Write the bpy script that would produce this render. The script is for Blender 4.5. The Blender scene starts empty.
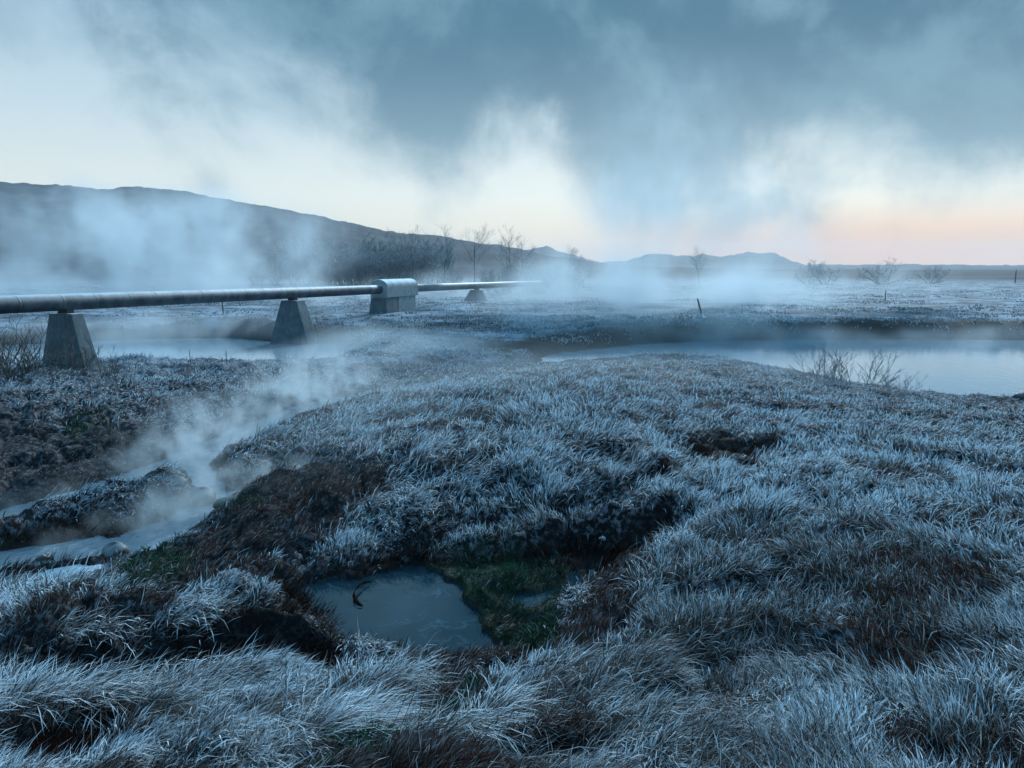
import bpy, math, random
import numpy as np
R = math.radians
SEED = 7
rng = np.random.default_rng(SEED)
random.seed(SEED)
for blk in (bpy.data.objects, bpy.data.meshes):
    for b in list(blk): blk.remove(b)
scene = bpy.context.scene
col = scene.collection

# ------------------------------------------------------------------ camera
CAM_H, PITCH, F = 2.9, R(8.85), 745.0
cp, sp_ = math.cos(PITCH), math.sin(PITCH)
def ground(u, v, z=0.0):
    a, b = (u - 512) / F, (384 - v) / F
    dy, dz = cp + b * sp_, -sp_ + b * cp
    t = (z - CAM_H) / dz
    return (t * a, t * dy)
def at_depth(u, v, y):
    a, b = (u - 512) / F, (384 - v) / F
    dy, dz = cp + b * sp_, -sp_ + b * cp
    t = y / dy
    return (t * a, y, CAM_H + t * dz)
def project(x, y, z):
    zz = z - CAM_H
    d = np.maximum(y * cp - zz * sp_, 1e-3)
    return 512 + F * x / d, 384 - F * (y * sp_ + zz * cp) / d

cam = bpy.data.cameras.new('camera')
cam.sensor_fit = 'HORIZONTAL'; cam.sensor_width = 36.0; cam.lens = 36.0 * F / 1024
cam.clip_start = 0.05; cam.clip_end = 20000
camo = bpy.data.objects.new('camera', cam); col.objects.link(camo)
camo.location = (0, 0, CAM_H); camo.rotation_euler = (R(90) - PITCH, 0, 0)
scene.camera = camo

# ------------------------------------------------------------------ noise
def _hash(ix, iy, s):
    h = (ix.astype(np.int64) * 374761393 + iy.astype(np.int64) * 668265263 + s * 974634217) & 0xffffffff
    h = ((h ^ (h >> 13)) * 1274126177) & 0xffffffff
    h = ((h ^ (h >> 16)) * 2246822519) & 0xffffffff
    return ((h ^ (h >> 15)) & 0xffffff) / float(0xffffff)
def vnoise(x, y, s=0):
    ix, iy = np.floor(x), np.floor(y)
    fx, fy = x - ix, y - iy
    fx = fx * fx * fx * (fx * (fx * 6 - 15) + 10); fy = fy * fy * fy * (fy * (fy * 6 - 15) + 10)
    a = _hash(ix, iy, s); b = _hash(ix + 1, iy, s); c = _hash(ix, iy + 1, s); d = _hash(ix + 1, iy + 1, s)
    return (a + (b - a) * fx) * (1 - fy) + (c + (d - c) * fx) * fy
def fbm(x, y, s=0, o=4, g=0.5):
    t = 0; a = 1; n = 0
    for k in range(o):
        t = t + a * vnoise(x * 2 ** k + 17.3 * k, y * 2 ** k - 9.1 * k, s + k); n += a; a *= g
    return t / n * 2 - 1
def sstep(a, b, x):
    t = np.clip((x - a) / (b - a), 0, 1)
    return t * t * (3 - 2 * t)

# ------------------------------------------------------------------ plan geometry helpers
def seg_dist(px, py, pts):
    best = np.full(px.shape, 1e9)
    for (x0, y0), (x1, y1) in zip(pts[:-1], pts[1:]):
        dx, dy = x1 - x0, y1 - y0
        t = np.clip(((px - x0) * dx + (py - y0) * dy) / (dx * dx + dy * dy + 1e-12), 0, 1)
        best = np.minimum(best, np.hypot(px - x0 - t * dx, py - y0 - t * dy))
    return best
def poly_sdf(px, py, pts):
    d = seg_dist(px, py, list(pts) + [pts[0]])
    inside = np.zeros(px.shape, bool)
    n = len(pts)
    for i in range(n):
        x0, y0 = pts[i]; x1, y1 = pts[(i + 1) % n]
        if y0 == y1: continue
        c = ((y0 > py) != (y1 > py)) & (px < (x1 - x0) * (py - y0) / (y1 - y0) + x0)
        inside ^= c
    return np.where(inside, -d, d)
def plan(pts, z): return [ground(u, v, z) for u, v in pts]

# ------------------------------------------------------------------ terrain
CTRL = [  # image column, row, height of the ground seen there
 (-150,768,.75),(0,768,.8),(256,768,.88),(512,768,1.0),(768,768,1.08),(1024,768,1.05),(1200,768,1.0),
 (0,715,.36),(130,715,.42),(260,700,.42),(400,690,.42),(520,690,.5),(640,690,.72),(820,690,.9),(1000,690,.95),
 (330,660,.22),(440,662,.2),(540,655,.25),
 (-60,640,.28),(60,640,.3),(180,630,.3),(280,610,.28),(0,600,.4),(120,598,.38),(230,575,.36),
 (620,610,.42),(700,590,.62),(800,600,.78),(1000,600,.86),(1150,600,.8),
 (650,530,.4),(720,520,.68),(850,520,.78),(1000,520,.75),
 (410,560,.12),(520,600,.1),(590,575,.1),(440,575,.1),(350,555,.3),(480,560,.16),(560,545,.22),
 (350,520,.36),(300,540,.28),(250,525,.2),(400,500,.42),(300,470,.38),(350,460,.5),(230,500,.12),(190,530,.05),
 (480,490,.5),(560,475,.62),(480,450,.68),(600,440,.78),(720,440,.76),(850,440,.66),(1000,440,.5),(1150,440,.4),
 (430,402,.66),(520,392,.7),(600,378,.66),(620,364,.46),(540,372,.5),(460,388,.62),(380,412,.54),(330,429,.38),
 (720,365,.34),(800,381,.2),(880,394,.02),(960,403,-.12),(1024,408,-.12),(1150,425,-.1),
 (150,560,-.02),(60,585,.08),(0,555,.02),(110,575,.02),(250,505,.08),
 (0,520,.15),(60,503,.18),(120,482,.2),(165,472,.12),
 (0,480,.0),(60,470,.0),(130,450,.05),(200,430,.05),(260,410,.05),(310,398,.0),
 (0,428,.24),(80,424,.28),(160,416,.22),(240,400,.12),(0,394,.3),(80,390,.26),(160,384,.2),(270,379,.1),(310,388,-.04),
 (0,373,.24),(60,371,.2),(150,368,.1),(280,369,.05),
]
FAR = [(-1.9,18.6,-.02),(-2.6,20.5,-.1),(-.8,22.5,-.12),(1.2,25,-.15),(-4.6,18.6,-.1),(-5,21,-.12),(3.5,24.5,-.1),(8,21.5,-.15), (-25,36,.5),(-12,37.5,.6),(-5,36,.35),(0,30,.06),(-2.5,29,.12),(-5,26,.0),(3,37,.42),(10,37,.48),(20,37,.5),(30,37,.5),
 (-30,50,.5),(-6,45,.5),(10,50,.5),(30,50,.5),(-40,80,.4),(0,80,.4),(40,80,.45),(-60,120,.4),(0,120,.4),(60,120,.4),
 (-30,26,.3),(30,26,0),(-22,30,.0),(-35,34,.3),(2,-2,1.2),(-4,-3,1.1),(5,-3,1.2),(-8,3,.9),(8,3,1.1),(0,.6,1.2)]
P = np.array([(*ground(u, v, z), z) for u, v, z in CTRL] + FAR)
def warp(x, y):
    r = np.hypot(x, y) + .6
    return np.arctan2(x, y + .6) * 2.2, np.log(r) * 2.2
qx, qy = warp(P[:, 0], P[:, 1])
def phi(d2): return np.sqrt(d2 + .02)
A = phi((qx[:, None] - qx) ** 2 + (qy[:, None] - qy) ** 2)
n = NP = len(P)
M = np.zeros((n + 1, n + 1)); M[:n, :n] = -A + np.eye(n) * .02; M[n, :n] = 1; M[:n, n] = 1
W = np.linalg.solve(M, np.append(P[:, 2], 0))
def hbase(x, y):
    x = np.asarray(x, float); y = np.asarray(y, float)
    out = np.empty(x.size); xf, yf = x.ravel(), y.ravel()
    for i in range(0, x.size, 40000):
        a, b = warp(xf[i:i+40000], yf[i:i+40000])
        out[i:i+40000] = -phi((a[:, None] - qx) ** 2 + (b[:, None] - qy) ** 2) @ W[:NP] + W[NP]
    out = out.reshape(x.shape)
    r = np.hypot(x, y)
    return out + (.42 - out) * sstep(70, 110, r)

# water bodies -------------------------------------------------------
Z_POOL, Z_STREAM, Z_RIVER = 0.0, -.15, -.3
POOL = plan([(270,602),(284,592),(312,583),(352,578),(388,569),(404,561),(420,563),(440,573),(454,583),(468,596),(477,610),(488,630),(504,655),
             (460,662),(420,660),(380,655),(350,645),(325,622),(305,607)], Z_POOL)
SMALL = plan([(494,600),(520,592),(562,587),(572,578),(584,570),(600,556),(604,562),(592,578),(570,590),(556,602),(540,612),(515,608)], Z_POOL)
ST1 = plan([(345,398),(300,411),(245,433),(195,456),(140,478),(70,500),(-30,528),(-120,550)], Z_STREAM)
ST2 = plan([(275,489),(225,500),(185,522),(130,545),(70,551),(0,563),(-90,575)], Z_STREAM)
ST3 = plan([(195,458),(205,478),(215,500)], Z_STREAM)
STP = plan([(14,581),(40,571),(75,565),(106,565),(92,576),(62,584),(30,586)], Z_STREAM)
RIVR = plan([(590,350),(650,344),(720,341),(800,340),(900,339.5),(1024,340),(1400,341),(1500,430),(1150,412),(1024,399),(960,396),(900,391),
             (850,382),(790,370),(730,360),(660,358),(600,360),(535,364),(545,355)], Z_RIVER)
RIVL = plan([(-150,352),(60,343),(150,339),(225,338),(280,342),(340,344),(345,354),(320,364),(250,366),(100,366),(-150,372)], Z_RIVER)
def water_fields(x, y):
    wob = fbm(x * 3.1, y * 3.1, 40, 3) * .09 + fbm(x * 9, y * 9, 45, 2) * .03
    pool = np.minimum(poly_sdf(x, y, POOL), poly_sdf(x, y, SMALL)) + wob * .7 + fbm(x * 4, y * 4, 48, 4, .6) * .15
    st = np.minimum(seg_dist(x, y, ST1) - .40, seg_dist(x, y, ST2) - .36)
    st = np.minimum(st, seg_dist(x, y, ST3) - .2)
    st = np.minimum(st, poly_sdf(x, y, STP)) + wob * 1.3
    far = np.hypot(x, y) > 15
    riv = np.where(far, np.minimum(poly_sdf(x, y, RIVR), poly_sdf(x, y, RIVL)), 9.) + wob * 2
    return pool, st, riv

LEDGES = [  # crest polylines in map coordinates, drop (m), reach (map px) toward the near side
 ([(-40,640),(40,640),(110,634),(180,622),(250,610),(300,612),(330,628)], .34, 36),
 ([(300,572),(330,555),(380,540),(420,533)], .2, 26),
 ([(425,528),(470,512),(520,500),(575,488)], .08, 20),
 ([(440,545),(520,532),(580,520),(640,505),(672,502)], .16, 28),
 ([(600,480),(640,470),(690,458)], .08, 14),
 ([(675,440),(720,428),(775,436)], .1, 18),
 ([(0,522),(60,502),(112,490)], .12, 36),
 ([(60,418),(130,412),(200,405),(262,398)], .1, 24),
 ([(110,372),(190,367),(285,366)], .1, 9),
 ([(160,565),(240,545),(300,540)], .05, 16),
 ([(0,730),(50,722),(95,716)], .12, 26),
 ([(330,690),(400,700),(470,690)], .08, 26),
 ([(690,640),(760,628),(850,632)], .1, 40),
 ([(500,735),(560,728),(640,738)], .12, 36),
 ([(820,668),(880,655),(940,665)], .1, 34),
]
def ledge_drop(u, v):
    tot = np.zeros(u.shape)
    for pts, drop, reach in LEDGES:
        us = np.array([p[0] for p in pts], float); vs = np.array([p[1] for p in pts], float)
        vc = np.interp(u, us, vs)
        s = v - vc
        ends = sstep(us[0] - 25, us[0] + 8, u) * (1 - sstep(us[-1] - 8, us[-1] + 25, u))
        tot += drop * ends * sstep(-1, reach * .22, s) * (1 - sstep(reach * .6, reach * 1.7, s))
    return tot

def hills(x, y):
    r = np.hypot(x, y); a = np.arctan2(x, y)
    uu = 512 + F * np.tan(np.clip(a, -1.2, 1.2))
    us = [-1500,-600,-200,0,60,110,150,185,215,240,270,310,345,370,400,440,480,520,560,620,700,900,1200,2500]
    es = [40,60,80,81,78,74,74,72,67,63,58,50,45,39,33,29,23,17,10,4,2,1,1,10]
    e1 = np.interp(uu, us, es)
    us2 = [-800,430,470,500,520,535,545,558,575,600,625,650,690,700,715,745,772,785,800,830,900,1024,1200,2200]
    es2 = [0,0,12,14,13,18,21,15,10,4,6,14,10,14,11,15,14,8,3,2.5,3.,2.5,2,12]
    e2 = np.interp(uu, us2, es2)
    rough = fbm(uu * .035, r * .004, 60, 5)
    cs = np.cos(np.clip(a, -1.2, 1.2))
    R1, R2 = 640., 2000.
    fine = fbm(uu * .16, r * .006, 64, 4) * 1.1
    h1 = (e1 + (rough * 2.6 + fine) * np.minimum(1, e1 / 15)) / F * R1 * cs + 2.4 * np.minimum(1, e1 / 8)
    prof1 = sstep(170, R1, r) ** 1.25 * (1 - sstep(R1 * 1.05, R1 * 1.9, r) * .75)
    h2 = (e2 + (rough * 1.4 + fine * 1.8) * np.minimum(1, e2 / 4)) / F * R2 * cs + 2.5 * np.minimum(1, e2 / 2)
    prof2 = sstep(1250, R2, r) * (1 - sstep(R2 * 1.1, R2 * 1.5, r) * .9)
    tier = fbm(x * .02, y * .012, 70, 6, .6) * 1.5 * prof1 * np.minimum(1, e1 / 20)
    return h1 * prof1 + h2 * prof2 + tier * (1 - sstep(500, 640, r))

def height(x, y, full=False):
    hb = hbase(x, y)
    r = np.hypot(x, y)
    u, v = project(x, y, hb)
    near = 1 - sstep(22, 34, r)
    rid = 1 - np.abs(fbm(x * 1.5 + .5 * y, y * 1.9, 5, 3)) * 2.2
    hum = fbm(x * .9 + .35 * y, y * 1.0, 3, 3) * .09 - np.clip(rid, 0, 1) ** 4 * .19 + fbm(x * 2.6 + y * .8, y * 2.9, 9, 3) * .10 + fbm(x * 9, y * 9, 15, 2) * .014
    hum *= np.clip(r / 6, .55, 1.0) * near
    hum += fbm(x * .35, y * .35, 21, 4) * .16 * sstep(30, 45, r) * (1 - sstep(120, 200, r))
    h = hb + hum - ledge_drop(u, v) * (1 - sstep(20, 24, r))
    pool, st, riv = water_fields(x, y)
    def basin(h, d, z, bank, depth):
        lip = z + .035 + np.clip(d, 0, 3) * .12
        o = np.where(d > 0, np.maximum(lip * (1 - sstep(0, bank, d)) + h * sstep(0, bank, d), z + .03), z - depth * sstep(0, .35, -d) - .012)
        return o
    box_p = (r < 9.5) & (x > -3.3) & (x < 2.2)
    h = np.where(box_p & (pool < 2), basin(h, pool, Z_POOL, .3, .2), h)
    h = np.where((st < 3) & (r < 19), basin(h, st, Z_STREAM, .38, .1), h)
    h = np.where((riv < 6) & (r > 15) & (r < 80), basin(h, riv, Z_RIVER, 1.0, .4), h)
    h = h + hills(x, y)
    if full: return h, hb, u, v, pool, st, riv
    return h

# ------------------------------------------------------------------ ground cover and painted shade masks
def gap_mask(x, y):
    r = np.hypot(x, y)
    g = fbm((x * .8 + y * .6) * 1.0 + 3, (-x * .6 + y * .8) * 2.1, 551, 5, .6)
    t = .02 + .19 * sstep(3.2, 6.5, r)
    rid = 1 - np.abs(fbm(x * 1.5 + .5 * y, y * 1.9, 5, 3)) * 2.2
    valley_shade = sstep(.80, .94, rid + fbm(x * 3, y * 3, 561, 3) * .10) * .9 * (1 - sstep(13, 19, r)) * sstep(2.5, 4.5, r)  # shade of the valleys between hummocks, painted as dark frostless cover
    return np.maximum(valley_shade, sstep(t, t + .16, g + .10 * sstep(-.5, -2.5, x) * (1 - sstep(4, 6, r))) * (1 - sstep(12, 20, r)))
BROWN = [([(150,585),(190,530),(225,505),(262,477),(300,464),(345,457),(385,466),(402,482),(372,505),(340,522),(310,540),(262,556),(200,580)], 14),
         ([(540,655),(575,612),(600,575),(650,515),(674,500),(672,535),(645,590),(622,630),(590,660)], 8),
         ([(400,700),(450,685),(470,690),(440,715),(380,725)], 10)]
MOSS = [([(424,560),(445,538),(520,534),(565,560),(560,590),(550,645),(505,648),(486,610),(460,580)], 10),
        ([(112,582),(130,555),(175,535),(200,545),(180,575)], 10),
        ([(425,690),(480,672),(470,720),(400,745),(320,775),(280,775),(360,735)], 12),
        ([(60,418),(110,412),(110,428),(70,432)], 8),
        ([(215,512),(225,498),(262,496),(262,510)], 5)]
SHADED = [([(-40,637),(40,637),(110,631),(180,620),(250,609),(300,611),(335,628),(345,650),(300,652),(220,650),(170,662),(110,680),(40,690),(-40,692)], 4),  # ledge faces and gullies: their shade painted in as frostless near-black cover
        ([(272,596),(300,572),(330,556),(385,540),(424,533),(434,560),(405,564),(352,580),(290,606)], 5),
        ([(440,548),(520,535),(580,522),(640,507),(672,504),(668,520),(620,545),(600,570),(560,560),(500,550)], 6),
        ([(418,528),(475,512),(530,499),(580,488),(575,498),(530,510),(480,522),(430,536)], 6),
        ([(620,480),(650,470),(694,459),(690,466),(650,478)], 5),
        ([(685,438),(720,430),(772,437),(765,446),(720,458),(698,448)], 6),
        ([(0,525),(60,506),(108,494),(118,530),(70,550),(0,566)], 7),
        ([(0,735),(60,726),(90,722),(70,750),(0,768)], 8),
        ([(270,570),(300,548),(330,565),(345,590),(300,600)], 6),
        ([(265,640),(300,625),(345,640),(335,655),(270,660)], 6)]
SOIL = [([(-60,420),(0,408),(60,425),(130,420),(190,424),(262,402),(300,398),(262,420),(190,448),(120,474),(40,496),(-60,520)], 10)]
PART = [([(850,650),(1030,600),(1060,700),(960,700)], 40, .35), ([(500,690),(700,650),(850,690),(860,790),(480,790)], 50, .35),
        ([(880,520),(1060,500),(1060,640),(900,640)], 40, .3)]
def masks(x, y, h, u, v, pool, st, riv):
    r = np.hypot(x, y)
    vv = v * 1.35
    wob = fbm(x * 2.2, y * 2.2, 77, 4) * 16
    def m(lst):
        o = np.zeros(x.shape)
        for pts, soft in lst:
            d = poly_sdf(u, vv, [(a, b * 1.35) for a, b in pts]) + wob * np.minimum(1, soft / 9)
            o = np.maximum(o, 1 - sstep(-soft * .5, soft * .8, d))
        return o
    nearm = (1 - sstep(20, 26, r))
    brown, moss, dark, soil = (m(L) * nearm for L in (BROWN, MOSS, SHADED, SOIL))
    part = np.zeros(x.shape)
    for pts, soft, k in PART:
        d = poly_sdf(u, vv, [(a, b * 1.35) for a, b in pts])
        part = np.maximum(part, k * (1 - sstep(-soft, soft, d)))
    edge = np.minimum(np.minimum(pool, st) + .02, np.where(r > 15, riv, 9) * .5)
    wet = 1 - sstep(.05, .28, edge)
    bank = (1 - sstep(np.where(x < -3, .6, 1.6), np.where(x < -3, 1.8, 3.2), np.where(y > 27, riv, 9) + fbm(x * .5, y * .5, 88, 3) * 1.2)) * (r > 24)
    wet = np.maximum(wet, bank)
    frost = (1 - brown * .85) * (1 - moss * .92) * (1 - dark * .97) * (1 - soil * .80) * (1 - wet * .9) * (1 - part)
    patch = fbm(x * 1.1, y * 1.1, 101, 4)
    frost *= .55 + .55 * sstep(-.35, .25, patch)
    frost *= 1 - .8 * gap_mask(x, y)
    return np.clip(frost, 0, 1), brown, moss, dark, soil, wet

# ------------------------------------------------------------------ mesh utils
def mesh_obj(name, verts, faces=None, mat=None, parent=None, smooth=True, quads=None, tris=None, attrs=None):
    me = bpy.data.meshes.new(name)
    if faces is not None:
        me.from_pydata([tuple(v) for v in verts], [], faces)
    else:
        verts = np.asarray(verts, np.float32)
        nq = 0 if quads is None else len(quads); nt = 0 if tris is None else len(tris)
        me.vertices.add(len(verts)); me.vertices.foreach_set('co', verts.ravel())
        me.loops.add(nq * 4 + nt * 3); me.polygons.add(nq + nt)
        idx = np.concatenate([a.ravel() for a in (quads, tris) if a is not None]).astype(np.int32)
        me.loops.foreach_set('vertex_index', idx)
        st = np.concatenate([np.arange(nq) * 4, nq * 4 + np.arange(nt) * 3]).astype(np.int32)
        me.polygons.foreach_set('loop_start', st)
        me.update(calc_edges=True)
    if smooth:
        me.polygons.foreach_set('use_smooth', np.ones(len(me.polygons), bool))
    if attrs:
        for k, a in attrs.items():
            a = np.asarray(a, np.float32)
            if a.ndim == 2:
                at = me.attributes.new(k, 'FLOAT_COLOR', 'POINT')
                at.data.foreach_set('color', np.hstack([a, np.ones((len(a), 1), np.float32)]).ravel())
            else:
                at = me.attributes.new(k, 'FLOAT', 'POINT'); at.data.foreach_set('value', a)
    o = bpy.data.objects.new(name, me); col.objects.link(o)
    if mat: me.materials.append(mat)
    if parent: o.parent = parent
    return o
def tag(o, label=None, cat=None, group=None, kind=None):
    if label: o['label'] = label
    if cat: o['category'] = cat
    if group: o['group'] = group
    if kind: o['kind'] = kind
    return o
def empty(name, loc, rz=0):
    o = bpy.data.objects.new(name, None); o.location = loc; o.rotation_euler = (0, 0, rz); o.empty_display_size = .2
    col.objects.link(o); return o
def copy_thing(o, loc, rz=0, sc=1.0):
    c = o.copy(); col.objects.link(c); c.location = loc; c.rotation_euler = (0, 0, rz); c.scale = (sc,) * 3
    for ch in o.children:
        d = ch.copy(); col.objects.link(d); d.parent = c
    return c

# ------------------------------------------------------------------ materials
class NT:
    def __init__(s, tree): s.t = tree; s.n = tree.nodes; s.l = tree.links
    def node(s, typ, **kw):
        nd = s.n.new(typ)
        for k, v in kw.items():
            if k == 'inp':
                for kk, vv in v.items(): s.put(nd, kk, vv)
            else: setattr(nd, k, v)
        return nd
    def put(s, nd, key, val):
        sk = nd.inputs[key]
        if isinstance(val, bpy.types.NodeSocket): s.l.new(val, sk)
        elif isinstance(val, bpy.types.Node): s.l.new(val.outputs[0], sk)
        else:
            try: sk.default_value = val
            except Exception: sk.default_value = (*val, 1.0)
    def math(s, op, a, b=None, c=None, clamp=False):
        nd = s.n.new('ShaderNodeMath'); nd.operation = op; nd.use_clamp = clamp
        s.put(nd, 0, a)
        if b is not None: s.put(nd, 1, b)
        if c is not None: s.put(nd, 2, c)
        return nd.outputs[0]
    def vmath(s, op, a, b=None, scale=None):
        nd = s.n.new('ShaderNodeVectorMath'); nd.operation = op
        s.put(nd, 0, a)
        if b is not None: s.put(nd, 1, b)
        if scale is not None: s.put(nd, 'Scale', scale)
        return nd.outputs['Value'] if op in ('LENGTH', 'DOT_PRODUCT', 'DISTANCE') else nd.outputs[0]
    def mix(s, f, a, b, blend='MIX'):
        nd = s.n.new('ShaderNodeMix'); nd.data_type = 'RGBA'; nd.blend_type = blend
        s.put(nd, 0, f); s.put(nd, 6, a); s.put(nd, 7, b)
        return nd.outputs[2]
    def smooth(s, v, a, b, lo=0., hi=1.):
        nd = s.n.new('ShaderNodeMapRange'); nd.interpolation_type = 'SMOOTHSTEP'
        s.put(nd, 0, v); s.put(nd, 1, a); s.put(nd, 2, b); s.put(nd, 3, lo); s.put(nd, 4, hi)
        return nd.outputs[0]
    def noise(s, vec, scale, detail=4., rough=.55, dist=0.):
        nd = s.n.new('ShaderNodeTexNoise')
        if vec is not None: s.put(nd, 'Vector', vec)
        s.put(nd, 'Scale', scale); s.put(nd, 'Detail', detail); s.put(nd, 'Roughness', rough); s.put(nd, 'Distortion', dist)
        return nd.outputs[0]
    def combine(s, x, y, z):
        nd = s.n.new('ShaderNodeCombineXYZ'); s.put(nd, 0, x); s.put(nd, 1, y); s.put(nd, 2, z); return nd.outputs[0]
    def sep(s, v):
        nd = s.n.new('ShaderNodeSeparateXYZ'); s.put(nd, 0, v); return nd.outputs
    def attr(s, name, out='Fac'):
        nd = s.n.new('ShaderNodeAttribute'); nd.attribute_name = name; return nd.outputs[out]
def new_mat(name):
    m = bpy.data.materials.new(name); m.use_nodes = True
    m.node_tree.nodes.clear()
    nt = NT(m.node_tree)
    out = nt.node('ShaderNodeOutputMaterial')
    return m, nt, out
def principled(nt, out, color, rough=.8, spec=.3, normal=None, **kw):
    p = nt.node('ShaderNodeBsdfPrincipled')
    nt.put(p, 'Base Color', color); nt.put(p, 'Roughness', rough); nt.put(p, 'Specular IOR Level', spec)
    for k, v in kw.items(): nt.put(p, k, v)
    if normal is not None: nt.put(p, 'Normal', normal)
    nt.l.new(p.outputs[0], out.inputs[0]); return p
def bump(nt, h, strength=.5, dist=.02):
    b = nt.node('ShaderNodeBump'); nt.put(b, 'Strength', strength); nt.put(b, 'Distance', dist); nt.put(b, 'Height', h); return b.outputs[0]

FROST = (.74, .88, .97)
# ground
m_ground, nt, out = new_mat('frosty_ground')
pos = nt.node('ShaderNodeNewGeometry').outputs['Position']
dist = nt.vmath('LENGTH', pos)
fr = nt.attr('frost'); br = nt.attr('brown'); ms = nt.attr('moss'); wt = nt.attr('wet')
n1 = nt.noise(pos, 1.3, 8, .65); n2 = nt.noise(pos, 14, 6, .7); n3 = nt.noise(pos, .045, 7, .62)
strx = nt.noise(nt.vmath('MULTIPLY', pos, (.5, 1., 1)), .5, 9, .75)
soil = nt.mix(n1, (.005, .006, .008), (.017, .014, .014))
soil = nt.mix(ms, soil, nt.mix(n2, (.006, .012, .010), (.02, .032, .018)))
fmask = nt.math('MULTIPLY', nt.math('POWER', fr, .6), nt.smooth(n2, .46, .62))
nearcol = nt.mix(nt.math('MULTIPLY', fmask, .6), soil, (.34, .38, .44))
# far field and slopes: frosted turf with heath showing through
heath = nt.mix(n1, (.022, .026, .03), (.055, .06, .064))
turf = nt.mix(nt.smooth(strx, .36, .60), heath, (.25, .31, .38))
turf = nt.mix(nt.math('MULTIPLY', nt.smooth(n2, .45, .7), .35), turf, (.36, .43, .5))
turf = nt.mix(nt.math('SUBTRACT', 1., fr), turf, (.028, .027, .024))
slope = nt.mix(nt.smooth(nt.noise(pos, .022, 10, .75), .43, .60), (.006, .011, .017), (.036, .052, .068))
turf = nt.mix(nt.smooth(dist, 130., 230.), turf, slope)
colr = nt.mix(nt.smooth(dist, 18., 30.), nearcol, turf)
principled(nt, out, colr, .9, .1, bump(nt, nt.math('ADD', n2, nt.math('MULTIPLY', n1, 2.)), .7, .05))
# blades of grass: colour of the blade and its rime
def blade_mat(name, trans=.25):
    m, nt, out = new_mat(name)
    c = nt.attr('tint', 'Color')
    d = nt.node('ShaderNodeBsdfDiffuse'); nt.put(d, 'Color', c)
    t = nt.node('ShaderNodeBsdfTranslucent'); nt.put(t, 'Color', c)
    mx = nt.node('ShaderNodeMixShader'); nt.put(mx, 0, trans)
    nt.l.new(d.outputs[0], mx.inputs[1]); nt.l.new(t.outputs[0], mx.inputs[2]); nt.l.new(mx.outputs[0], out.inputs[0])
    return m
m_blade = blade_mat('rimed_grass'); m_sedge = blade_mat('brown_sedge'); m_moss = blade_mat('moss_leaf', .15)
# water
def water_mat(name, deep, scale, strength, rough, ice=0.):
    m, nt, out = new_mat(name)
    pos = nt.node('ShaderNodeNewGeometry').outputs['Position']
    n = nt.noise(pos, scale, 4, .5, .3)
    c = deep; rg = rough
    if ice:
        a = nt.noise(pos, 2.2, 5, .55, 1.2)
        lines = nt.smooth(nt.math('ABSOLUTE', nt.math('SUBTRACT', a, .5)), .0, .014, 1., 0.)
        f2 = nt.smooth(nt.noise(pos, 1.6, 6, .6, .6), .42, .68)
        film = nt.math('ADD', nt.math('MULTIPLY', f2, .12), nt.math('MULTIPLY', lines, .15), clamp=True)
        c = nt.mix(film, deep, (.035, .115, .165)); c = nt.mix(nt.math('MULTIPLY', nt.math('MULTIPLY', lines, f2), .10), c, (.18, .26, .32))
        rg = nt.math('ADD', .02, nt.math('MULTIPLY', film, .10))
        n = nt.math('ADD', n, nt.math('MULTIPLY', lines, 1.2))
    principled(nt, out, c, rg, .5, bump(nt, n, strength, .01), IOR=1.45)
    return m
m_pool = water_mat('pool_water', (.005, .020, .030), 7, .10, .05, ice=1)
m_stream, nt, out = new_mat('stream_water')
pos = nt.node('ShaderNodeNewGeometry').outputs['Position']
fl = nt.noise(nt.vmath('MULTIPLY', pos, (1.6, 1., 1.)), 2.0, 8, .68, .5)
foam = nt.math('MULTIPLY', nt.smooth(fl, .48, .72), .32)
principled(nt, out, nt.mix(foam, (.08, .13, .165), (.50, .59, .65)), nt.math('ADD', .08, nt.math('MULTIPLY', foam, .4)), .5, bump(nt, nt.math('ADD', fl, nt.noise(pos, 11, 4, .6)), .5, .03), IOR=1.33)
m_puddle, nt, out = new_mat('milky_ice')
pos = nt.node('ShaderNodeNewGeometry').outputs['Position']
n = nt.noise(pos, 3, 6, .6, .5)
principled(nt, out, nt.mix(n, (.40, .48, .54), (.62, .70, .76)), .22, .5, bump(nt, n, .1, .02))
m_river = water_mat('river_water', (.16, .25, .31), 5., .45, .08)
# concrete
def concrete(name, a, b, frost=.5):
    m, nt, out = new_mat(name)
    tc = nt.node('ShaderNodeTexCoord').outputs['Object']
    geo = nt.node('ShaderNodeNewGeometry')
    n = nt.noise(tc, 2.5, 8, .7); n2 = nt.noise(nt.vmath('MULTIPLY', tc, (6, 6, .8)), 1.5, 5, .6)
    c = nt.mix(nt.smooth(n, .3, .7), a, b)
    c = nt.mix(nt.math('MULTIPLY', nt.smooth(n2, .5, .75), .5), c, tuple(k * .45 for k in a))
    up = nt.sep(geo.outputs['Normal'])[2]
    c = nt.mix(nt.math('MULTIPLY', nt.smooth(up, .35, .9), frost), c, FROST)
    principled(nt, out, c, .85, .2, bump(nt, nt.noise(tc, 25, 5, .6), .35, .01))
    return m
m_conc = concrete('weathered_concrete', (.075, .095, .11), (.155, .185, .20), .35)
m_house = concrete('frosted_housing', (.24, .26, .265), (.36, .38, .39), .7)
m_saddle, nt, out = new_mat('rusty_bearing')
principled(nt, out, nt.mix(nt.noise(None, 12), (.05, .03, .024), (.09, .055, .04)), .7, .3)
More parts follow.
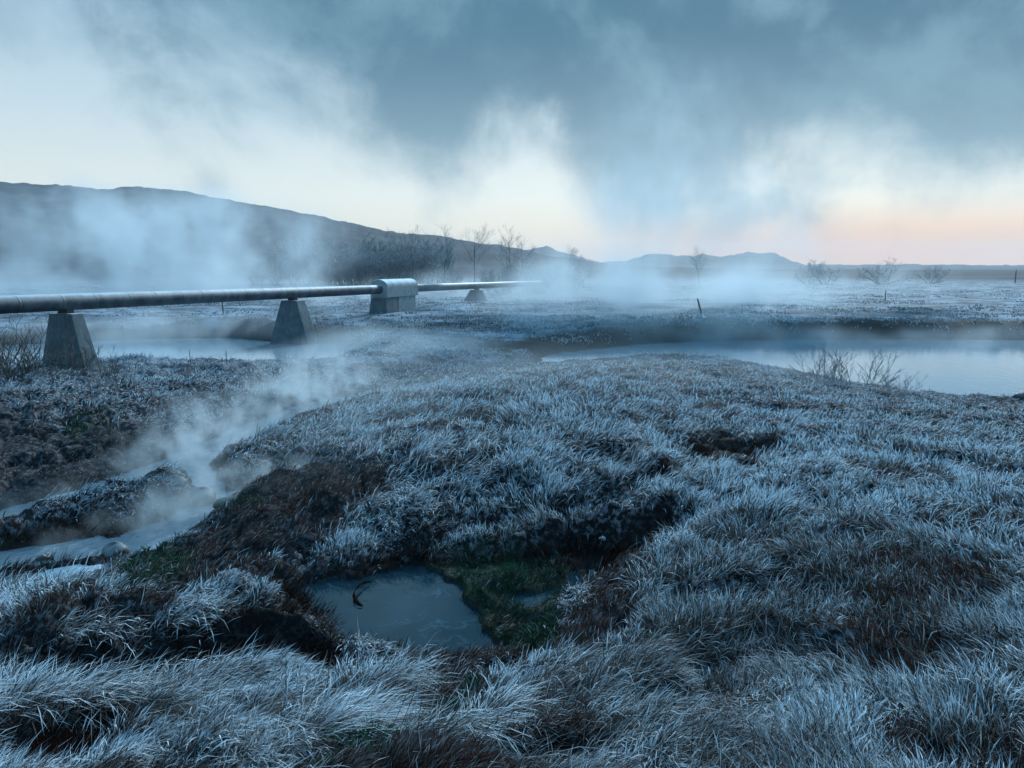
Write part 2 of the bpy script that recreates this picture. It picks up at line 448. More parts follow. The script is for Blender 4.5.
# metal pipe
m_pipe, nt, out = new_mat('metal_cladding')
tc = nt.node('ShaderNodeTexCoord').outputs['Object']; geo = nt.node('ShaderNodeNewGeometry')
up = nt.sep(geo.outputs['Normal'])[2]
n = nt.noise(nt.vmath('MULTIPLY', tc, (1, 1, 1)), 2.2, 6, .65)
c = nt.mix(nt.smooth(n, .3, .7), (.03, .045, .06), (.11, .14, .165))
rustn = nt.noise(tc, 5, 5, .7)
c = nt.mix(nt.math('MULTIPLY', nt.smooth(rustn, .6, .72), .6), c, (.05, .045, .04))
fz = nt.math('MULTIPLY', nt.smooth(nt.math('ADD', up, nt.math('MULTIPLY', n, .3)), .75, 1.15), .5)
c = nt.mix(fz, c, FROST)
principled(nt, out, c, nt.math('ADD', .5, nt.math('MULTIPLY', n, .25)), .35, bump(nt, n, .1, .02), Metallic=nt.math('SUBTRACT', .35, nt.math('MULTIPLY', fz, .35)))
# bark, wood, stone
def plain(name, a, b, scale=6, frost=0., rough=.85):
    m, nt, out = new_mat(name)
    tc = nt.node('ShaderNodeTexCoord').outputs['Object']; geo = nt.node('ShaderNodeNewGeometry')
    n = nt.noise(tc, scale, 6, .65)
    c = nt.mix(nt.smooth(n, .3, .7), a, b)
    if frost:
        up = nt.sep(geo.outputs['Normal'])[2]
        c = nt.mix(nt.math('MULTIPLY', nt.smooth(nt.math('ADD', up, nt.math('MULTIPLY', n, .6)), .55, 1.2), frost), c, FROST)
    principled(nt, out, c, rough, .25, bump(nt, n, .5, .02))
    return m
m_bark = plain('dark_bark', (.028, .022, .018), (.06, .05, .042), 8, .25)
m_rime = plain('rimed_twig', (.16, .17, .18), (.34, .37, .40), 5, .3)
m_twig = plain('bare_twig', (.14, .15, .16), (.26, .28, .30), 5, .3)
m_wood = plain('old_wood', (.04, .035, .03), (.09, .08, .07), 10, .3)
m_stone = plain('wet_stone', (.02, .024, .027), (.055, .062, .066), 7, .12, .6)
m_mossstone = plain('mossy_stone', (.008, .014, .010), (.022, .036, .02), 14, .08)
m_leaf = plain('dead_reed', (.010, .007, .006), (.02, .014, .011), 9, 0, .95)

m_leaf.node_tree.nodes['Principled BSDF'].inputs['Specular IOR Level'].default_value = 0.
# ------------------------------------------------------------------ build ground sheet
def rings():
    a = [0.25, .6, 1.0, 1.3]
    r = 1.5
    while r < 28: a.append(r); r *= 1.0065
    while r < 3300: a.append(r); r *= 1.035
    return np.array(a)
rr = rings()
th_in = np.linspace(-R(45), R(45), 760)
th_out = np.linspace(R(45), 2 * np.pi - R(45), 92)[1:-1]
th = np.concatenate([th_in, th_out])
RR, TH = np.meshgrid(rr, th, indexing='ij')
GX, GY = RR * np.sin(TH), RR * np.cos(TH)
gh, ghb, gu, gv, gpool, gst, griv = height(GX, GY, True)
back = GY < .4
gu = np.where(back, -999, gu); gv = np.where(back, 3000, gv)
fm = masks(GX, GY, gh, gu, gv, gpool, gst, griv)
nr, nth = RR.shape
i = np.arange(nr - 1)[:, None]; j = np.arange(nth)[None, :]
j2 = (j + 1) % nth
quads = np.stack([i * nth + j, (i + 1) * nth + j, (i + 1) * nth + j2, i * nth + j2], -1).reshape(-1, 4)[:, ::-1]
verts = np.stack([GX.ravel(), GY.ravel(), gh.ravel()], 1)
verts = np.vstack([verts, [[0, 0, float(gh[0].mean())]]])
tris = np.stack([np.full(nth, len(verts) - 1), np.arange(nth), (np.arange(nth) + 1) % nth], 1)[:, ::-1]
pad = lambda a: np.append(a.ravel(), 0.)
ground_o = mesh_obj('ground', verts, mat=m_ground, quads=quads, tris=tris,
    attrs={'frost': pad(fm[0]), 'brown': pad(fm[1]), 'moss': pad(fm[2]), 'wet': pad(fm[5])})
tag(ground_o, kind='structure')
def gz(x, y): return float(height(np.array([x]), np.array([y]))[0])
def flat(name, x0, x1, y0, y1, z, mat):
    return tag(mesh_obj(name, [(x0, y0, z), (x1, y0, z), (x1, y1, z), (x0, y1, z)], [(0, 1, 2, 3)], mat), kind='structure')
flat('pool_water', -2.4, 1.4, 4.7, 8.6, Z_POOL, m_pool)
flat('stream_water', -9.5, -2.2, 6.2, 17.6, Z_STREAM, m_stream)
tag(mesh_obj('milky_puddle', [(x, y, Z_STREAM + .004) for x, y in plan([(6,584),(40,568),(75,561),(112,562),(98,578),(64,588),(26,590)], Z_STREAM)], [tuple(range(7))[::-1]], m_puddle), kind='structure')
flat('river_water', -70, 90, 15.2, 44, Z_RIVER, m_river)

# ------------------------------------------------------------------ grass
def blades(root, ang, L, w, th0, th1, side, tint0, tint1, split):
    """root (n,3); ang heading; L length; w width; th0/th1 lean from vertical at base/tip; tints (n,3)."""
    n = len(root); K = 4
    p = root.copy(); pts = [p]
    hx, hy = np.sin(ang), np.cos(ang)
    for k in range(K - 1):
        t = (k + .5) / (K - 1)
        a = th0 + (th1 - th0) * t
        ds = L / (K - 1)
        p = p + np.stack([hx * np.sin(a) * ds, hy * np.sin(a) * ds, np.cos(a) * ds], 1)
        pts.append(p)
    sx, sy = np.cos(side), np.sin(side)
    sv = np.stack([sx, sy, np.zeros(n)], 1)
    prof = [.55, .9, 1., 0]
    vs, ts = [], []
    for k in range(K):
        f = np.clip(split[k], 0, 1) if not np.isscalar(split[k]) else np.full(n, split[k])
        tcol = tint0 + (tint1 - tint0) * f[:, None]
        if k < K - 1:
            o = sv * (w * prof[k] * .5)[:, None]
            vs += [pts[k] - o, pts[k] + o]; ts += [tcol, tcol]
        else:
            vs.append(pts[k]); ts.append(tcol)
    V = np.stack(vs, 1).reshape(-1, 3); T = np.stack(ts, 1).reshape(-1, 3)
    b = (np.arange(n) * 7)[:, None]
    q = np.concatenate([b + np.array([0, 1, 3, 2]), b + np.array([2, 3, 5, 4])], 0)
    t = b + np.array([4, 5, 6])
    return V, q, t, T
def scatter(N, r0, r1, power, half=R(41)):
    k = 1 - power
    uu = rng.random(N)
    r = (r0 ** k + uu * (r1 ** k - r0 ** k)) ** (1 / k)
    a = (rng.random(N) * 2 - 1) * half
    return r * np.sin(a), r * np.cos(a)
def flow(x, y):
    base = R(62) + R(75) * fbm(x * .55, y * .55, 201, 3) + R(70) * fbm(x * 1.9, y * 1.9, 207, 2)
    return base
def look(x, y):
    h, hb, u, v, pool, st, riv = height(x, y, True)
    return h, masks(x, y, h, u, v, pool, st, riv), np.minimum(np.minimum(pool, st), np.where(np.hypot(x, y) > 15, riv, 9)), u, v

def cell(x, y, size, s):
    wx = x / size + fbm(x / size * .9, y / size * .9, s, 2) * .7; wy = y / size + fbm(x / size * .9 + 50, y / size * .9, s + 3, 2) * .7
    ix, iy = np.floor(wx), np.floor(wy)
    return [_hash(ix, iy, s + k) for k in range(5)]
def make_frosted():
    NT_ = 86000
    x, y = scatter(NT_, 1.7, 46, 1.72)
    h, (fr, br, ms, dk, so, wet), wd, u, v = look(x, y)
    r = np.hypot(x, y)
    cl = cell(x, y, .34, 501); cb = cell(x, y, .9, 521)
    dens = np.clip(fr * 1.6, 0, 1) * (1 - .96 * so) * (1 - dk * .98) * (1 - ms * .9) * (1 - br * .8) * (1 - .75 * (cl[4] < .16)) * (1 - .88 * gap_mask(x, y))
    keep = (rng.random(NT_) < dens) & (wd > .07) & (h > -.27)
    x, y, fr, r, wd = x[keep], y[keep], fr[keep], r[keep], wd[keep]
    cl = [c[keep] for c in cl]; cb = [c[keep] for c in cb]
    nt_ = len(x)
    nb = np.where(r < 8, 11, np.where(r < 20, 9, 7))
    ti = np.repeat(np.arange(nt_), nb); n = len(ti)
    tl = (.10 + .10 * cl[0] + .08 * cb[0]) * (.8 + .35 * rng.random(nt_)) * (.85 + .3 * sstep(5, 10, r) * (1 - sstep(.5, 3., x))) * np.where(r > 15, .75, 1) * (.5 + .5 * sstep(.1, .7, wd))
    drape = (cb[2] > .62) * (1 - sstep(5, 9, r)) * sstep(.5, 1.2, wd)
    tl = tl * (1 + .6 * drape) * .95
    ta = flow(x, y) + (cl[1] - .5) * 1.3 + (cb[1] - .5) * 1.6 + rng.normal(0, .2, nt_)
    lean = .5 + .65 * cl[2] + .4 * drape + .2 * (1 - sstep(4, 7, r)) + rng.normal(0, .12, nt_)
    big = fbm(x * .45, y * .45, 541, 3)
    ffr = fr * (.50 + .34 * sstep(5, 8, r) + .8 * cl[3] ** .8) * (.85 + .9 * big + .3 * sstep(6, 10, r) + .35 * sstep(7, 9, r) * sstep(-3.4, -2, x) * (1 - sstep(2, 5, x)))
    rad = np.clip(.03 + .004 * r[ti], 0, .16)
    off = rng.normal(0, 1, (n, 2)) * rad[:, None]
    bx, by = x[ti] + off[:, 0], y[ti] + off[:, 1]
    bh = height(bx, by)
    L = tl[ti] * (.6 + .7 * rng.random(n))
    w = (.0016 + .00062 * r[ti]) * (.6 + .8 * rng.random(n))
    ang = ta[ti] + rng.normal(0, .36, n) + .35 * off[:, 0] / rad
    th0 = lean[ti] * .5 + rng.normal(0, .25, n)
    th1 = lean[ti] + .75 + rng.normal(0, .5, n)
    broad = rng.random(n) < .06
    w = np.where(broad, w * 1.9, w); L = np.where(broad, L * .8, L)
    stem = (rng.random(n) < .003) & (r[ti] < 12) & (r[ti] > 3); w = np.where(stem, w * .6, w)
    L = np.where(stem, .16 + .14 * rng.random(n), L); th0 = np.where(stem, rng.normal(.25, .15, n), th0); th1 = np.where(stem, th0 + rng.normal(.3, .25, n), th1)
    brk = rng.random(n) < .12
    th1 = np.where(brk, th1 + .9, th1); ang = np.where(brk, ang + rng.normal(0, 1.2, n), ang)
    root = np.stack([bx, by, bh - .012], 1)
    straw = np.array([(.075, .05, .034), (.04, .026, .02), (.022, .016, .015), (.022, .025, .018)])[rng.integers(0, 4, n)]
    rim = np.clip(ffr[ti] * 1.15 + rng.normal(0, .2, n), .03, 1) * np.where(rng.random(n) < .40 - .2 * sstep(5, 8, r[ti]), .12, 1)
    rime = straw + (np.array(FROST) - straw) * (rim ** 1.1)[:, None]
    sp = [np.zeros(n), .03 + .22 * rng.random(n) * (1 + 1.4 * sstep(4, 9, r[ti])), .6 + .4 * rng.random(n), np.ones(n)]
    return blades(root, ang, L, w, th0, th1, ang * -1 + rng.normal(0, .7, n), straw, rime, sp)
def far_tussocks():
    N = 14000
    x, y = scatter(N, 26, 120, 1.3, R(40))
    h, (fr, br, ms, dk, so, wet), wd, u, v = look(x, y)
    keep = (wd > .5) & (h > -.2) & (fbm(x * .12, y * .2, 611, 4) > -.12)
    x, y = x[keep], y[keep]
    ti = np.repeat(np.arange(len(x)), 7); n = len(ti); r = np.hypot(x, y)[ti]
    off = rng.normal(0, 1, (n, 2)) * (.05 + .002 * r)[:, None]
    bx, by = x[ti] + off[:, 0], y[ti] + off[:, 1]
    root = np.stack([bx, by, height(bx, by) - .02], 1)
    tone = vnoise(x * .15, y * .3, 621)[ti]
    L = (.08 + .10 * rng.random(n)); w = .014 + .0008 * r
    c0 = np.array([(.05, .045, .04), (.035, .032, .03)])[rng.integers(0, 2, n)]
    rim = np.clip(.15 + tone * .7 + rng.normal(0, .18, n), .02, .9)
    c1 = c0 + (np.array(FROST) - c0) * rim[:, None]
    return blades(root, rng.random(n) * 6.28, L, w, rng.normal(.3, .2, n), rng.normal(.9, .3, n), rng.random(n) * 6.28, c0, c1, [0, .4, .8, 1.])
A_ = make_frosted(); B_ = far_tussocks(); na = len(A_[0])
V = np.vstack([A_[0], B_[0]]); q = np.vstack([A_[1], B_[1] + na]); t = np.vstack([A_[2], B_[2] + na]); T = np.vstack([A_[3], B_[3]])
print('frosted blades', len(t))
tag(mesh_obj('frosted_grass', V, mat=m_blade, quads=q, tris=t, attrs={'tint': T}, smooth=False), 'white rime covered grass combed flat over the hummocks', 'grass', kind='stuff')

def make_sedge():
    N = 80000
    x, y = scatter(N, 1.7, 24, 1.7)
    r = np.hypot(x, y)
    h, (fr, br, ms, dk, so, wet), wd, u, v = look(x, y)
    gp = gap_mask(x, y)
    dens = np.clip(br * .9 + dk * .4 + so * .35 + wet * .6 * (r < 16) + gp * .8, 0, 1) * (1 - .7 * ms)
    keep = (rng.random(N) < dens) & (wd > .02)
    x, y, br, dk, so = x[keep], y[keep], br[keep], dk[keep], so[keep]
    nb = 8; ti = np.repeat(np.arange(len(x)), nb); n = len(ti)
    r = np.hypot(x, y)[ti]
    off = rng.normal(0, 1, (n, 2)) * (.02 + .003 * r)[:, None]
    bx, by = x[ti] + off[:, 0], y[ti] + off[:, 1]
    bh = height(bx, by)
    L = (.06 + .10 * rng.random(n)) * (.8 + .5 * (dk[ti] > .3)) * (1 - .35 * so[ti])
    w = (.0012 + .0008 * r) * (.7 + .6 * rng.random(n))
    ang = flow(bx, by) + rng.normal(0, .6, n)
    th0 = rng.normal(.55, .25, n); th1 = th0 + .7 + rng.normal(0, .3, n)
    c0 = np.array([(.052, .018, .013), (.07, .027, .018), (.022, .013, .012), (.02, .02, .014)])[rng.integers(0, 4, n)] * (.8 - .45 * dk[ti, None])  # dk darkens the blades further to paint the shade of ledge faces
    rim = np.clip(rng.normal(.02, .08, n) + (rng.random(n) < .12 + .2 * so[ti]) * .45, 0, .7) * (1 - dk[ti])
    c1 = c0 * 1.3 + (np.array(FROST) - c0) * rim[:, None]
    return blades(np.stack([bx, by, bh - .01], 1), ang, L, w, th0, th1, rng.random(n) * 6.28, c0, c1, [0, .3, .7, 1.])
V, q, t, T = make_sedge()
print('sedge blades', len(t))
tag(mesh_obj('brown_sedge', V, mat=m_sedge, quads=q, tris=t, attrs={'tint': T}, smooth=False), 'dark reddish brown sedge without frost beside the warm pools and stream and as painted shade in hollows', 'sedge', kind='stuff')

def make_moss():
    N = 90000
    x, y = scatter(N, 2, 16, 1.6)
    h, (fr, br, ms, dk, so, wet), wd, u, v = look(x, y)
    keep = (rng.random(N) < np.clip(ms * 1.1 + wet * .25 * (1 - br), 0, 1)) & (wd > .01)
    x, y = x[keep], y[keep]
    nb = 7; ti = np.repeat(np.arange(len(x)), nb); n = len(ti)
    r = np.hypot(x, y)[ti]
    off = rng.normal(0, 1, (n, 2)) * .022
    bx, by = x[ti] + off[:, 0], y[ti] + off[:, 1]
    bh = height(bx, by)
    lump = vnoise(bx * 5, by * 5, 401)
    L = (.016 + .075 * rng.random(n)) * (.25 + 1.7 * lump ** 1.5)
    w = .003 + .0009 * r * (.7 + .6 * rng.random(n))
    g = vnoise(bx * 2.5, by * 2.5, 411)[:, None]
    c0 = np.array([.010, .015, .011]) * (1 - g) + np.array([.020, .056, .030]) * g
    rim = (rng.random(n) < .2) * .3 * (lump > .45)
    c1 = c0 * 1.4 + (np.array([.35, .5, .52]) - c0) * rim[:, None]
    return blades(np.stack([bx, by, bh - .006], 1), rng.random(n) * 6.28, L, w, rng.normal(.4, .3, n), rng.normal(1.1, .4, n), rng.random(n) * 6.28, c0, c1, [0, .3, .7, 1.])
V, q, t, T = make_moss()
print('moss blades', len(t))
tag(mesh_obj('green_moss', V, mat=m_moss, quads=q, tris=t, attrs={'tint': T}, smooth=False), 'dark green moss and wet plants on the spit between the pools', 'moss', kind='stuff')

# ------------------------------------------------------------------ pipeline
PX0, PY0 = at_depth(65, 302, 21.)[0], 21.
PX1, PY1 = at_depth(388, 289, 41.)[0], 41.
pdx, pdy = PX1 - PX0, PY1 - PY0
YAW = math.atan2(pdx, pdy)                         # heading from +Y toward +X
def pipe_xy(y): return PX0 + (y - PY0) * pdx / pdy
def pipe_z(y): return float(np.interp(y, [8, 21, 32, 41, 55, 76, 86], [2.04, 1.955, 1.85, 1.765, 1.62, 1.42, -1.2]))
PR = .235
def pipe_mesh(y0, y1):
    ys = [(y0, PR)]; y = y0; pr = random.Random(3)
    while y < y1:
        g = pr.uniform(.85, 1.25)
        ys += [(y + .01, PR), (y + g - .02, PR), (y + g - .004, PR), (y + g, PR * 1.012), (y + g + .03, PR * 1.012), (y + g + .034, PR), (y + g + .05, PR)]
        y += g + .05
    S = 28; V = []; Fc = []
    dirv = np.array([math.sin(YAW), math.cos(YAW), 0]); rt = np.array([math.cos(YAW), -math.sin(YAW), 0])
    for y, r in ys:
        c = np.array([pipe_xy(y), y, pipe_z(y)])
        for s in range(S):
            a = 2 * math.pi * s / S
            V.append(c + rt * r * math.cos(a) + np.array([0, 0, 1]) * r * math.sin(a))
    for k in range(len(ys) - 1):
        for s in range(S):
            s2 = (s + 1) % S
            Fc.append((k * S + s, (k + 1) * S + s, (k + 1) * S + s2, k * S + s2))
    return V, Fc
V, Fc = pipe_mesh(9.0, 85.)
tag(mesh_obj('steam_pipe', V, Fc, m_pipe), 'long grey metal clad hot water pipe on concrete piers crossing the river', 'pipeline')

def bev(o, w, seg=2):
    m = o.modifiers.new('edge', 'BEVEL'); m.width = w; m.segments = seg; m.limit_method = 'ANGLE'
def frustum(bw, bd, tw, td, h, z0=0):
    V = [(-bw/2,-bd/2,z0),(bw/2,-bd/2,z0),(bw/2,bd/2,z0),(-bw/2,bd/2,z0),(-tw/2,-td/2,z0+h),(tw/2,-td/2,z0+h),(tw/2,td/2,z0+h),(-tw/2,td/2,z0+h)]
    return V, [(3,2,1,0),(4,5,6,7),(0,1,5,4),(1,2,6,5),(2,3,7,6),(3,0,4,7)]
def support(y, bw, tw, depth, label, zbase=None):
    x = pipe_xy(y); top = pipe_z(y) - PR - .075
    zb = (gz(x, y) if zbase is None else zbase) - .5
    e = empty('concrete_support', (x, y, zb), -YAW)
    H = top - zb; k = H / (H - .5)
    bwx = tw + (bw - tw) * k
    V, Fc = frustum(bwx, depth * 1.25, tw, depth * .8, H)
    o = mesh_obj('pier', V, Fc, m_conc, e, smooth=False); bev(o, .02)
    V2 = []
    # cradle: plate with a curved seat
    n = 9
    prof = [(-.17, 0), (.17, 0)] + [(.15 * math.cos(a), PR + .075 + .0 - math.sqrt(max(PR ** 2 - (.15 * math.cos(a)) ** 2, 0)) + .004) for a in np.linspace(0, math.pi, n)]
    m = len(prof)
    for yy in (-.12, .12): V2 += [(px, yy, H + pz) for px, pz in prof]
    Fs = [tuple(range(m))[::-1], tuple(range(m, 2 * m))] + [(k, (k + 1) % m, m + (k + 1) % m, m + k) for k in range(m)]
    mesh_obj('pipe_saddle', V2, Fs, m_saddle, e, smooth=False)
    tag(e, label, 'pipe support', 'concrete supports under the pipe')
    return e
support(21.0, 1.5, .78, .5, 'nearest tapered concrete pipe support behind the bare bushes on the left bank')
support(32.0, 2.0, .74, .8, 'tapered concrete pipe support standing in the river with its reflection', Z_RIVER - .2)
support(55.5, 1.9, .9, .6, 'faint far concrete pipe support in the steam beyond the valve housing')
support(74., 1.9, .9, .6, 'farthest concrete pipe support almost lost in the steam under the pipe end')
# valve housing at the fixed point
hy = 41.6; hx = pipe_xy(hy); hz = gz(hx, hy)
e = empty('pipe_housing', (hx, hy, hz - .4), -YAW)
zc = pipe_z(hy) - (hz - .4)
V, Fc = frustum(1.15, 1.7, .9, 1.3, zc - .42)
o = mesh_obj('base_block', [(a, b - 1.15, c) for a, b, c in V], Fc, m_conc, e, smooth=False); bev(o, .02)
V, Fc = frustum(.86, 2.3, .86, 2.3, zc - .42 - .3, .3)
o = mesh_obj('side_wall', [(a, b + .96, c) for a, b, c in V], Fc, m_house, e, smooth=False); bev(o, .015)
prof = [(-.5, zc - .419), (.5, zc - .419)] + [(.5 * math.cos(a), zc + .12 + .42 * math.sin(a)) for a in np.linspace(0, math.pi, 15)]
m = len(prof); V = []
for yy in (-1.75, 2.35): V += [(px, yy, pz) for px, pz in prof]
Fs = [tuple(range(m)), tuple(range(m, 2 * m))[::-1]] + [(k, m + k, m + (k + 1) % m, (k + 1) % m) for k in range(m)]
o = mesh_obj('barrel_cover', V, Fs, m_house, e, smooth=False); bev(o, .02)
for yy in (-1.0, 0., 1.0):
    V = []
    pr2 = [(.512 * math.cos(a), zc + .12 + .432 * math.sin(a)) for a in np.linspace(0, math.pi, 15)]
    for y2 in (yy - .03, yy + .03): V += [(px, y2, pz) for px, pz in pr2]
    mesh_obj('cover_band', V, [(k, 15 + k, 16 + k, k + 1) for k in range(14)], m_house, e, smooth=False)
tag(e, 'pale round topped concrete housing enclosing the pipe at mid distance', 'pipe housing')

# ------------------------------------------------------------------ branches
def tube(V, Fc, pts, r0, r1, S=4):
    b0 = len(V); n = len(pts)
    for i, p in enumerate(pts):
        d = np.array(pts[min(i + 1, n - 1)]) - np.array(pts[max(i - 1, 0)]); d = d / (np.linalg.norm(d) + 1e-9)
        a = np.cross(d, (0, 0, 1) if abs(d[2]) < .9 else (1, 0, 0)); a /= np.linalg.norm(a); b = np.cross(d, a)
        r = r0 + (r1 - r0) * i / (n - 1)
        for s in range(S):
            t = 2 * math.pi * s / S
            V.append(tuple(np.array(p) + r * (a * math.cos(t) + b * math.sin(t))))
    for i in range(n - 1):
        for s in range(S):
            s2 = (s + 1) % S
            Fc.append((b0 + i * S + s, b0 + i * S + s2, b0 + (i + 1) * S + s2, b0 + (i + 1) * S + s))
def grow(rnd, p, d, L, r, lvl, maxl, out, up, kids, spread, wig=.12, low=.3):
    pts = [np.array(p)]; dd = np.array(d)
    ns = 4
    for k in range(ns):
        dd = dd + np.array([rnd.gauss(0, wig), rnd.gauss(0, wig), rnd.gauss(0, wig * .6) + up])
        dd /= np.linalg.norm(dd)
        pts.append(pts[-1] + dd * L / ns)
    out.append((lvl, pts, r, r * (.35 if lvl < maxl else .5)))
    if lvl >= maxl: return
    for k in range(kids[lvl]):
        s0 = low
        t = .25 + .75 * rnd.random() if lvl else s0 + (1 - s0) * (k + rnd.random()) / kids[lvl]
        i = min(int(t * ns), ns - 1); f = t * ns - i
        q = pts[i] + (pts[i + 1] - pts[i]) * f
        dl = (pts[i + 1] - pts[i]); dl /= np.linalg.norm(dl)
        a = rnd.random() * 6.283; side = np.array([math.cos(a), math.sin(a), rnd.gauss(0, .3)])
        nd = dl + side * spread * (.7 + .6 * rnd.random()); nd /= np.linalg.norm(nd)
        grow(rnd, q, nd, L * (.42 + .3 * rnd.random()) * (1.1 - .45 * t), max(r * .5 * (1.1 - .5 * t), .002), lvl + 1, maxl, out, up, kids, spread, wig, low)
def plant(name, seed, stems, H, r, kids, up, spread, tilt, mt, mc, rmin, cname='crown', tname='trunk', S=4, wig=.12, base=.1):
    rnd = random.Random(seed); out = []
    for k in range(stems):
        a = rnd.random() * 6.283; tl = tilt * rnd.random() ** .6
        d = np.array([math.cos(a) * tl, math.sin(a) * tl, 1]); d /= np.linalg.norm(d)
        rb = base * rnd.random() if stems > 1 else 0
        grow(rnd, (math.cos(a) * rb, math.sin(a) * rb, -.15), d, H * (.75 + .3 * rnd.random()) if stems > 1 else H, r, 0, len(kids), out, up, kids, spread, wig, .3 if stems < 3 else .04)
    e = empty(name, (0, 0, 0))
    V, Fc, V2, F2 = [], [], [], []
    for lvl, pts, a, b in out:
        if lvl == 0: tube(V, Fc, pts, max(a, rmin), max(b, rmin), S + 1)
        else: tube(V2, F2, pts, max(a, rmin), max(b, rmin * .8), 3)
    mesh_obj(tname, V, Fc, mt, e); mesh_obj(cname, V2, F2, mc, e)
    return e
def put(o, u, y, v_top=None, z=None, first=[None]):
    pass
def stand(o, x, y, rz=0, sc=1., new=True):
    loc = (x, y, gz(x, y))
    if new: return copy_thing(o, loc, rz, sc)
    o.location = loc; o.rotation_euler = (0, 0, rz); o.scale = (sc,) * 3; return o
def xat(u, y): return at_depth(u, 300, y)[0]

# bare birches in the steam beyond the river
birch = [plant('bare_birch_tree', 11 + k, 1, 6.0, .07, [13, 7, 4], .05, .75, .12, m_bark, m_twig, .0085) for k in range(3)]
spots = [(413,96,.92,'faint bare birch tree leftmost of the row on the dark ridge'),
 (444,92,.9,'thin bare birch tree left of the tallest pair behind the pipe'),
 (474,80,.86,'tallest bare birch tree against the sky, right of the pipe housing'),
 (511,74,.78,'bare birch tree with forked top above the end of the pipe'),
 (524,76,.68,'slender bare birch tree just right of the forked one'),
 (566,78,.60,'bare birch tree in the steam right of the pipe end'),
 (579,84,.52,'smallest bare birch tree dissolving in the river steam'),
 (699,92,.62,'lone bare birch tree above the steam before the distant mountain'),
 (400,99,.95,'short bare birch tree above the frosted thicket'),]
used = set()
for k, (u, y, sc, lab) in enumerate(spots):
    b = birch[k % 3]
    o = stand(b, xat(u, y), y, k * 1.7, sc, new=(k % 3 in used)); used.add(k % 3)
    tag(o, lab, 'tree', 'bare birches beyond the river')
# spreading bare trees on the right
wil = [plant('bare_willow_tree', 31 + k, 7, 3.0, .04, [8, 6, 4], .01, .8, 1.7, m_bark, m_twig, .009, base=.8) for k in range(2)]
spots = [(806,118,.75,'small bare willow at the foot of the distant mountain'),
 (826,116,1.12,'bare spreading willow tree left of the orange glow'),
 (882,112,1.1,'darkest bare spreading willow tree under the orange glow'),
 (928,118,.85,'pale low bare willow tree rightmost in the field'),]
used = set()
for k, (u, y, sc, lab) in enumerate(spots):
    o = stand(wil[k % 2], xat(u, y), y, k * 2.1 + .5, sc, new=(k % 2 in used)); used.add(k % 2)
    tag(o, lab, 'tree', 'bare willows across the frosted field')
# frosted thicket left of the birches
th_ = [plant('frosted_shrub', 51 + k, 9, 3.6, .035, [8, 5, 4], .04, .6, .55, m_bark, m_rime, .022, base=.8) for k in range(3)]
used = set(); rnd = random.Random(5)
k = 0
thick = []
for u in range(258, 296, 17): thick.append((u, 104 + rnd.random() * 6, .75 + .2 * rnd.random(), 'behind the dense steam left of the thicket'))
for row, (y0, sc0) in enumerate(((118, 1.45), (108, 1.2), (99, 1.0))):
    for u in range(314 + row * 6, 440, 15): thick.append((u + rnd.uniform(-4, 4), y0 + rnd.uniform(-3, 3), sc0 * rnd.uniform(.85, 1.15), None))
for u in (452, 490, 503, 512, 530, 556, 572): thick.append((u, 70 + rnd.random() * 6, .5 + .2 * rnd.random(), 'x'))
for u, y, sc, w in thick:
    if w is None: lab, g = 'frosted willow shrub packed in the dense thicket behind the pipe housing', 'frosted shrubs of the thicket'
    elif w == 'x': lab, g = 'low dark frosted shrub at the foot of the bare birches', 'shrubs under the birches'
    else: lab, g = 'frosted shrub half hidden in steam left of the dense thicket', 'shrubs in the steam on the left'
    o = stand(th_[k % 3], xat(u, y), y, k * 1.3, sc, new=(k % 3 in used)); used.add(k % 3); k += 1
    tag(o, lab, 'shrub', g)
# bare bushes close by
bl = plant('bare_bush', 71, 11, .62, .0045, [6, 3], .05, .6, .8, m_bark, m_bark, .003, 'twigs', 'stems', 3, .1, .25)
bz = [(8, 18.2, 2.1, 'bare dark bush at the left edge beside the first support'),
      (34, 18.6, 1.8, 'bare dark bush between the left edge and the first support'),
      (72, 19.0, 1.5, 'bare dark bush in front of the first concrete support'),
      (105, 19.2, 1.3, 'low bare dark bush right of the first concrete support')]
for k, (u, y, sc, lab) in enumerate(bz):
    o = stand(bl, at_depth(u, 378, y)[0], y, k * 1.9, sc, new=k > 0); tag(o, lab, 'bush', 'bare bushes on the left bank')
br_ = plant('rimed_bush', 81, 8, .62, .0048, [6, 4], .05, .65, .85, m_twig, m_twig, .0026, 'twigs', 'stems', 3, .12, .2)
bz = [(822, 15.6, 1.7, 'rimed bare bush left of the pair at the river edge'), (857, 14.8, 1.9, 'tallest rimed bare bush standing against the pale river'),
      (897, 14.6, 1.1, 'small rimed sprig right of the bushes at the river edge')]
for k, (u, y, sc, lab) in enumerate(bz):
    x, y = ground(u, 384 if k < 2 else 388, .2 if k < 2 else .08)
    o = stand(br_, x, y, k * 2.3, sc, new=k > 0); tag(o, lab, 'bush', 'rimed bushes at the river edge')

